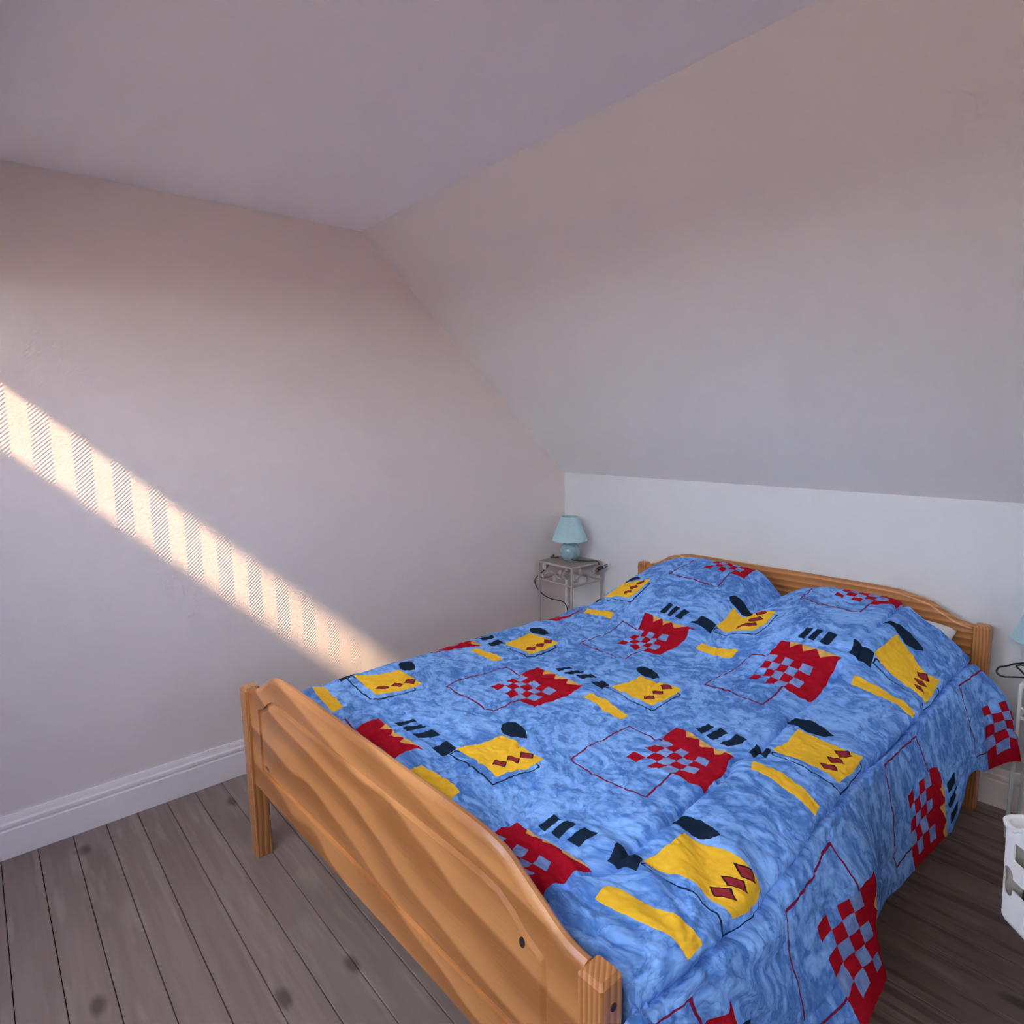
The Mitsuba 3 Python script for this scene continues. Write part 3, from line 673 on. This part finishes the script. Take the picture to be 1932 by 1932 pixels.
def print_fn(p, n, uv):
    s, t = mi.Float(uv.x), mi.Float(uv.y)
    wx, wy = fbm(s * 14, t * 14, 1, octaves=2), fbm(s * 14 + 31, t * 14, 2, octaves=2)
    m0 = fbm(s * 7, t * 8, 11, octaves=2)
    m1 = fbm(s * 40 + 3.0 * wx, t * 62 + 3.0 * wy, 5, octaves=4)
    m2 = noise(s * 150 + 6 * wx, t * 190 + 6 * wy, 7)
    vein = 1 - smoothstep(0.0, 0.05, dr.abs(fbm(s * 30 + 2.5 * wy, t * 44 + 2.5 * wx, 13, octaves=3) - 0.5))
    k = smoothstep(0.30, 0.70, 0.72 * m1 + 0.28 * m0)
    c = mix(BLUE_A, BLUE_B, dr.clip(0.10 + 0.80 * k + 0.30 * (m2 - 0.5) - 0.30 * vein, 0, 1))
    lav = mix(c, (0.22, 0.26, 0.46), 0.55)
    x = s - Y0[0]; y = t - Y0[1]
    x = x + 0.003 * (noise(s * 34, t * 34, 3) - 0.5); y = y + 0.003 * (noise(s * 34, t * 34, 4) - 0.5)
    x = x - PS * dr.floor((x + 0.20) / PS); y = y - PT * dr.floor((y + 0.30) / PT)
    yel = inside(x, y, [(0, 0), (0.015, 0.075), (0.012, 0.142), (0.09, 0.140), (0.185, 0.142), (0.188, 0.07), (0.180, -0.006), (0.09, -0.003)])
    bar = inside(x, y, [(0.0, -0.112), (0.002, -0.150), (0.07, -0.156), (0.19, -0.158), (0.186, -0.116), (0.08, -0.113)])
    ink = inside(x, y, [(-0.046, 0.012), (-0.002, 0.006), (0.006, -0.052), (-0.042, -0.044)])
    ink |= inside(x, y, [(-0.028, 0.178), (-0.020, 0.198), (0.002, 0.207), (0.034, 0.204), (0.066, 0.192), (0.092, 0.176), (0.074, 0.158), (0.045, 0.149), (0.012, 0.150), (-0.014, 0.160)])
    ink |= dist_line(x, y, [(0.016, -0.004), (0.006, -0.008), (0.006, -0.028), (0.10, -0.031), (0.203, -0.030), (0.204, 0.112), (0.190, 0.114)]) < 0.0022
    dia_o, dia_i = mi.Bool(False), mi.Bool(False)
    for cx, cy in ((0.137, 0.032), (0.137, 0.078), (0.139, 0.122)):
        d = dr.abs(x - cx - 0.2 * (y - cy)) / 0.0225 + dr.abs(y - cy) / 0.0205
        dia_o |= d < 1.0; dia_i |= d < 0.80
    c = dr.select(yel | bar, mix(YEL, (0.86, 0.52, 0.04), m2), c)
    c = dr.select(dia_o, mi.Color3f(0.035, 0.015, 0.02), c)
    c = dr.select(dia_i, mi.Color3f(0.30, 0.03, 0.04), c)
    c = dr.select(ink, mi.Color3f(*INK), c)
    x = s - R0[0]; y = t - R0[1]
    x = x + 0.003 * (noise(s * 34, t * 34, 8) - 0.5); y = y + 0.003 * (noise(s * 34, t * 34, 9) - 0.5)
    x = x - PS * dr.floor((x + 0.20) / PS); y = y - PT * dr.floor((y + 0.40) / PT)
    red = inside(x, y, [(0, 0), (0.228, -0.012), (0.228, -0.222), (0.156, -0.222), (0.156, -0.086), (0.012, -0.086)])
    gx, gy = (x - 0.020) / 0.034, (y + 0.222) / 0.034
    ix, iy = dr.floor(gx), dr.floor(gy)
    incell = (gx > 0) & (gx < 5) & (gy > 0) & (gy < 4)
    odd = (ix + iy) - 2 * dr.floor((ix + iy) * 0.5) > 0.5
    c = dr.select(red, mi.Color3f(*RED) * (0.92 + 0.16 * m2), c)
    c = dr.select(incell & ~odd, mi.Color3f(*RED), c)
    c = dr.select(incell & odd & ~((ix < 0.5) & (iy < 1.5)) & ~((ix < 1.5) & (iy < 0.5)), lav, c)
    teeth = inside(x, y, [(0.045, 0.0005), (0.068, -0.030), (0.100, -0.004)]) | inside(x, y, [(0.104, -0.003), (0.128, -0.034), (0.162, -0.008)]) | inside(x, y, [(0.165, -0.007), (0.190, -0.038), (0.226, -0.011)])
    c = dr.select(teeth, mi.Color3f(*YELT), c)
    ln = dist_line(x, y, [(0.014, -0.090), (-0.075, -0.085), (-0.088, -0.322), (0.155, -0.330), (0.154, -0.222)]) < 0.0026
    c = dr.select(ln, mi.Color3f(0.20, 0.015, 0.06), c)
    ink = mi.Bool(False)
    for bx in (0.060, 0.106, 0.156):
        ink |= inside(x, y, [(bx, 0.026), (bx + 0.030, 0.022), (bx + 0.034, 0.078), (bx + 0.004, 0.082)])
    c = dr.select(ink, mi.Color3f(*INK), c)
    return c
scene['quilt_print'] = two({'type': 'principled', 'base_color': mikit.proc(print_fn), 'roughness': 0.9, 'specular': 0.05, 'sheen': 0.06})
qm, quv = build_quilt()
obj('quilt', qm, 'quilt_print', smooth=True, uv=quv,
    label='blue quilt printed with yellow and red patches spread over the pine bed', category='quilt')
#@PRINTEND

# ---------------------------------------------------------------- bedside tables
def leaf_mesh(c, d, up, L, W):
    """A small cupped leaf, centred line along d, face turned to up x d."""
    d = np.asarray(d, float); d /= np.linalg.norm(d)
    up = np.asarray(up, float); up /= np.linalg.norm(up)
    side = np.cross(up, d)
    rows = []
    for u in np.linspace(0, 1, 9):
        w = W / 2 * math.sin(math.pi * u ** 0.8) * (1 - 0.15 * u) + 0.0004
        for v in np.linspace(-1, 1, 5):
            rows.append(np.asarray(c) + d * L * u + side * w * v + up * (0.006 * v * v * w / W * 2 - 0.001 * (v == 0)))
    V = np.array(rows); F = []
    for a in range(8):
        for b in range(4):
            q = [a * 5 + b, (a + 1) * 5 + b, (a + 1) * 5 + b + 1, a * 5 + b + 1]
            F += [[q[0], q[1], q[2]], [q[0], q[2], q[3]]]
    n = len(V)
    V = np.vstack([V, V - up * 0.0012])
    F = F + [[a + n, c2 + n, b + n] for a, b, c2 in F]
    return trimesh.Trimesh(V, np.array(F), process=False)

def rose_mesh(c, nrm, r):
    nrm = np.asarray(nrm, float); nrm /= np.linalg.norm(nrm)
    e1 = np.cross(nrm, [0, 0, 1.0]); e1 /= np.linalg.norm(e1); e2 = np.cross(nrm, e1)
    parts = []
    for k, (rr, hgt, np_) in enumerate(((1.0, 0.0, 5), (0.78, 0.25, 4), (0.5, 0.45, 3), (0.28, 0.6, 2))):
        for j in range(np_):
            a0 = 2 * math.pi * (j / np_) + 0.6 * k
            rows = []
            for v in np.linspace(0, 1, 5):
                for w in np.linspace(-1, 1, 7):
                    a = a0 + w * math.pi / np_ * 1.25
                    rad = r * rr * (0.25 + 0.75 * v) * (1 - 0.12 * w * w * v)
                    hh = r * (hgt + 0.45 * v * v - 0.1 * v)
                    rows.append(np.asarray(c) + e1 * rad * math.cos(a) + e2 * rad * math.sin(a) + nrm * hh)
            V = np.array(rows); F = []
            for a in range(4):
                for b in range(6):
                    q = [a * 7 + b, (a + 1) * 7 + b, (a + 1) * 7 + b + 1, a * 7 + b + 1]
                    F += [[q[0], q[1], q[2]], [q[0], q[2], q[3]]]
            parts.append(trimesh.Trimesh(V, np.array(F), process=False))
    return trimesh.util.concatenate(parts)

def nightstand(key, x0, x1, y0, y1, zt, zb, mat, label, top_mat=None):
    tag(key, label, 'bedside table')
    L = 0.011
    k = 0
    for x in (x0, x1 - L):
        for y in (y0, y1 - L):
            scene[numbered(key + '__leg', k)] = mikit.ply(cbox((x, y, 0), (x + L, y + L, zt - 0.001), 0.0025), mat); k += 1
    k = 0
    for z in (zt - L, zb - L / 2):
        for a, b in (((x0 + L, y0, z), (x1 - L, y0 + L, z + L)), ((x0 + L, y1 - L, z), (x1 - L, y1, z + L)),
                     ((x0, y0 + L, z), (x0 + L, y1 - L, z + L)), ((x1 - L, y0 + L, z), (x1, y1 - L, z + L))):
            scene[numbered(key + '__rail', k)] = mikit.ply(cbox(a, b, 0.0025), mat); k += 1
    scene[key + '__top'] = mikit.ply(cbox((x0 + L * 0.6, y0 + L * 0.6, zt - 0.004), (x1 - L * 0.6, y1 - L * 0.6, zt + 0.001), 0.001), top_mat or mat)
    # inner uprights beside each rear leg
    for k, y in enumerate((y0 + 0.028,)):
        pass
    # rose trellises in the front and the right side
    ymid, zm = y0 + L / 2, (zt + zb) / 2
    for j, (o, e, n) in enumerate((((x0 + L, y0 + L / 2), (1, 0), (0, -1)), ((x1 - L / 2, y0 + L), (0, 1), (1, 0)))):
        Lh = (x1 - x0 if j == 0 else y1 - y0) - 2 * L
        E = np.array([e[0], e[1], 0.0]); Nn = np.array([n[0], n[1], 0.0]); O = np.array([o[0], o[1], zm])
        K = numbered(key + '__trellis', j)
        pts = [O + E * Lh * u + np.array([0, 0, dz]) for u, dz in ((0.0, -0.020), (0.12, -0.030), (0.30, 0.004), (0.48, -0.004), (0.62, -0.022), (0.78, -0.012), (0.92, 0.008), (1.0, 0.02))]
        scene[K + '__vine'] = mikit.ply(tube(spline(pts, 40), 0.0034, 6), mat, smooth=True)
        for q, (u, dz, du, dv, LL, W) in enumerate(((0.20, 0.006, -0.1, 1.0, 0.050, 0.034), (0.52, -0.008, -0.25, -1.0, 0.040, 0.030), (0.66, 0.0, 0.45, 1.0, 0.032, 0.026), (0.10, -0.015, 0.5, -0.9, 0.032, 0.022))):
            c = O + E * Lh * u + np.array([0, 0, dz]) + Nn * 0.004
            scene[numbered(K + '__leaf', q)] = mikit.ply(leaf_mesh(c, E * du + np.array([0, 0, dv]), Nn, LL, W), mat, smooth=True)
        scene[K + '__rose'] = mikit.ply(rose_mesh(O + E * Lh * 0.86 + np.array([0, 0, 0.006]) + Nn * 0.003, Nn, 0.026), mat, smooth=True)

nightstand('bedside_table', 0.040, 0.312, -0.262, -0.012, 0.662, 0.555, 'cream_metal',
           'cream metal bedside table with rose trellis in the corner by the gable wall', 'taupe_metal')
nightstand('bedside_table_001', 2.222, 2.470, -0.105, 0.090, 0.557, 0.440, 'white_metal',
           'white metal bedside table at the right of the bed, cut by the picture edge')

def lamp(key, x, y, z0, label, k=1.0):
    tag(key, label, 'lamp')
    r = 0.0575
    prof = [(0.0, 0.0), (0.026, 0.0), (0.029, 0.003)]
    for a in np.linspace(math.radians(-62), math.radians(72), 30):
        prof.append((r * math.cos(a), 0.0545 + r * math.sin(a)))
    prof += [(0.012, 0.1105), (0.0, 0.1105)]
    scene[key + '__base'] = mikit.ply(lathe(np.array(prof) * k, 56, (x, y, z0)), 'teal_ceramic', smooth=40)
    scene[key + '__socket'] = mikit.ply(lathe(k * np.array([(0, 0.108), (0.016, 0.108), (0.016, 0.116), (0.013, 0.118), (0.013, 0.150), (0, 0.150)]), 32, (x, y, z0)), 'black_plastic', smooth=40)
    t = 0.0016
    sp = [(0.0995, 0.118), (0.1000, 0.1195), (0.0488, 0.2545), (0.0478, 0.2550), (0.0476 - t, 0.2540), (0.0985 - t, 0.119), (0.0995, 0.118)]
    scene[key + '__shade'] = mikit.ply(lathe(np.array(sp) * k, 72, (x, y, z0)), 'teal_paper', smooth=35)

lamp('table_lamp', 0.176, -0.138, 0.6645, 'small teal table lamp on the corner bedside table by the gable wall')
lamp('table_lamp_001', 2.286, -0.012, 0.558, 'teal table lamp on the right bedside table, its shade just showing', 1.15)

def on_top(pts): return spline(pts, 70)
# corner lamp: two leads, one with a plug lying over the table's edge
z = 0.6685
lead = on_top([(0.215, -0.165, z + 0.012), (0.240, -0.150, z + 0.008), (0.270, -0.115, z + 0.004), (0.296, -0.085, z + 0.003), (0.320, -0.066, z + 0.001), (0.329, -0.060, z - 0.018)])
scene['table_lamp__cord'] = mikit.ply(tube(lead, 0.0028, 8), 'black_plastic', smooth=True)
pl = trimesh.util.concatenate([trimesh.creation.capsule(height=0.018, radius=0.0105, count=[16, 16]), trimesh.creation.cylinder(0.0022, 0.02, sections=10, transform=trimesh.transformations.translation_matrix([0.005, 0, 0.035])),
                               trimesh.creation.cylinder(0.0022, 0.02, sections=10, transform=trimesh.transformations.translation_matrix([-0.005, 0, 0.035]))])
pl.apply_transform(trimesh.transformations.rotation_matrix(math.radians(62), [-0.6, 1.0, 0])); pl.apply_translation([0.334, -0.056, 0.632])
scene['table_lamp__plug'] = mikit.ply(pl, 'black_plastic', smooth=40)
lead2 = on_top([(0.122, -0.172, z + 0.012), (0.104, -0.196, z + 0.012), (0.075, -0.190, z + 0.006), (0.045, -0.150, z + 0.004), (0.030, -0.120, z + 0.003), (0.018, -0.135, z - 0.03), (0.018, -0.21, z - 0.09), (0.020, -0.268, 0.542), (0.020, -0.254, 0.502), (0.022, -0.228, 0.468),
                (0.030, -0.190, 0.434), (0.060, -0.154, 0.414), (0.120, -0.140, 0.411), (0.148, -0.141, 0.395), (0.160, -0.141, 0.356), (0.170, -0.135, 0.278), (0.175, -0.12, 0.15), (0.180, -0.10, 0.006)])
scene['extension_cable'] = mikit.ply(tube(lead2, 0.0030, 8), 'black_plastic', smooth=True)
tag('extension_cable', 'black cable hanging down beside and under the corner bedside table', 'cable')
lead3 = on_top([(2.245, -0.030, 0.580), (2.230, -0.085, 0.578), (2.199, -0.119, 0.580), (2.178, -0.135, 0.582), (2.164, -0.130, 0.590), (2.165, -0.125, 0.600), (2.177, -0.092, 0.603), (2.195, -0.038, 0.603), (2.214, -0.005, 0.602), (2.250, 0.030, 0.600), (2.262, 0.020, 0.598), (2.222, -0.020, 0.600), (2.202, -0.052, 0.600),
                (2.215, -0.072, 0.598), (2.231, -0.096, 0.594), (2.265, -0.100, 0.575), (2.31, -0.09, 0.5615), (2.36, -0.05, 0.5615)])
scene['table_lamp_001__cord'] = mikit.ply(tube(lead3, 0.0030, 8), 'black_plastic', smooth=True)

# ---------------------------------------------------------------- white basket at the right edge, on an unseen low chest
BQ = 1.2
def basket():
    key = 'plastic_basket'
    tag(key, 'white plastic basket with cut-out holes at the right edge of the picture', 'basket')
    # local frame: x along the face that shows, y outwards (towards the room), z up
    W, D, H, t = 0.36, 0.26, 0.200, 0.003
    prof = sbox(-W / 2, -D / 2, W / 2, D / 2).buffer(-0.022).buffer(0.022)
    def shell(scale0, scale1, z0, z1, n=12):
        pass
    N = 240
    def ring(off, z, k=1.0):
        q = prof.buffer(off, join_style=1)
        return np.column_stack([ring_points(q, N) * k, np.full(N, z)])
    rows = [ring(-0.016, 0.0), ring(-0.006, 0.003), ring(-0.001, 0.012), ring(0.004, H - 0.014), ring(0.005, H - 0.010), ring(0.009, H - 0.008), ring(0.010, H - 0.002), ring(0.007, H), ring(0.003, H), ring(0.001, H - 0.004), ring(-0.004, 0.014), ring(-0.012, 0.006)]
    for q in rows:
        q[:, 2] += np.where(q[:, 2] > H * 0.9, 0.015 * (1 - np.clip((np.abs(q[:, 0]) - (W / 2 - 0.055)) / 0.02, 0, 1)), 0)
    V = np.vstack(rows); F = []
    for r in range(len(rows) - 1):
        for k in range(N):
            k2 = (k + 1) % N
            F += [[r * N + k, r * N + k2, (r + 1) * N + k2], [r * N + k, (r + 1) * N + k2, (r + 1) * N + k]]
    n0 = len(V)
    V = np.vstack([V, [[0, 0, 0.0]], [[0, 0, 0.006]]])
    for k in range(N):
        k2 = (k + 1) % N
        F += [[n0, k2, k], [n0 + 1, (len(rows) - 1) * N + k, (len(rows) - 1) * N + k2]]
    m = trimesh.Trimesh(V, np.array(F), process=True); m.fix_normals()
    cuts = []
    def cutter(poly):
        c = extrude(poly, 0.06); v = np.array(c.vertices)
        return trimesh.Trimesh(np.stack([v[:, 0], D / 2 - 0.03 + v[:, 2], v[:, 1]], 1), np.array(c.faces)[:, ::-1], process=True)
    for k in range(6):
        x = -W / 2 + 0.055 + k * 0.050
        cuts.append(cutter(sbox(x - 0.020, 0.136, x + 0.020, 0.172).buffer(-0.004).buffer(0.004)))
    for k in range(4):
        x = -W / 2 + 0.052 + k * 0.0853
        bone = sbox(x - 0.030, 0.077, x + 0.030, 0.099).union(LineString([(x - 0.027, 0.072), (x - 0.027, 0.104)]).buffer(0.012)).union(LineString([(x + 0.027, 0.072), (x + 0.027, 0.104)]).buffer(0.012)).buffer(-0.003).buffer(0.003)
        cuts.append(cutter(bone))
    for c in cuts:
        c.fix_normals()
    try:
        m = trimesh.boolean.difference([m] + cuts, engine='manifold')
    except Exception as e:
        print('basket cut failed', e)
    return key, m, (W, D, H)
key, bm, (BW, BD, BH) = basket()
face_dir = np.array([-0.68, -0.73, 0]); face_dir /= np.linalg.norm(face_dir)      # outward normal of the visible face
xdir = np.cross(face_dir, [0, 0, 1.0])
xdir = -xdir if xdir @ np.array([1, 0.9, 0]) < 0 else xdir
Mb = np.eye(4); Mb[:3, 0] = np.cross(face_dir, [0, 0, 1]); Mb[:3, 1] = face_dir; Mb[:3, 2] = [0, 0, 1]
BZ = 0.505
#@BASKET
Mb[:3, 3] = [2.637, -1.315, BZ]
bm.apply_transform(Mb)
scene[key + '__tub'] = mikit.ply(bm, 'white_plastic', smooth=25)
cont = cbox((-BW / 2 + 0.02, -BD / 2 + 0.02, 0.012), (BW / 2 - 0.02, BD / 2 - 0.016, BH - 0.03), 0.02)
cont.apply_transform(Mb)
scene['basket_contents'] = mikit.ply(cont, 'dark_contents'); tag('basket_contents', 'dark contents inside the white basket, seen through its holes', 'cloth')  # plain dark block filling the basket, visible through the holes

# low chest that the basket stands on (just outside the picture, it shades the floor beside the bed)
CH = 'unseen_low_chest'
tag(CH, 'unseen low dark chest under the white basket, shading the floor beside the bed', 'chest')
cx0, cx1, cy0, cy1, cz = 2.53, 2.98, -1.50, -0.20, 0.504
scene[CH + '__body'] = mikit.ply(cbox((cx0, cy0, 0.05), (cx1, cy1, cz - 0.02), 0.004), 'unseen_chest_grey')
scene[CH + '__lid'] = mikit.ply(cbox((cx0 - 0.006, cy0 - 0.006, cz - 0.02), (cx1 + 0.01, cy1 + 0.01, cz), 0.004), 'unseen_chest_grey')
for k, (x, y) in enumerate(((cx0 + 0.03, cy0 + 0.03), (cx1 - 0.03, cy0 + 0.03), (cx0 + 0.03, cy1 - 0.03), (cx1 - 0.03, cy1 - 0.03))):
    scene[numbered(CH + '__foot', k)] = mikit.ply(cbox((x - 0.02, y - 0.02, 0), (x + 0.02, y + 0.02, 0.05), 0.003), 'unseen_chest_grey')
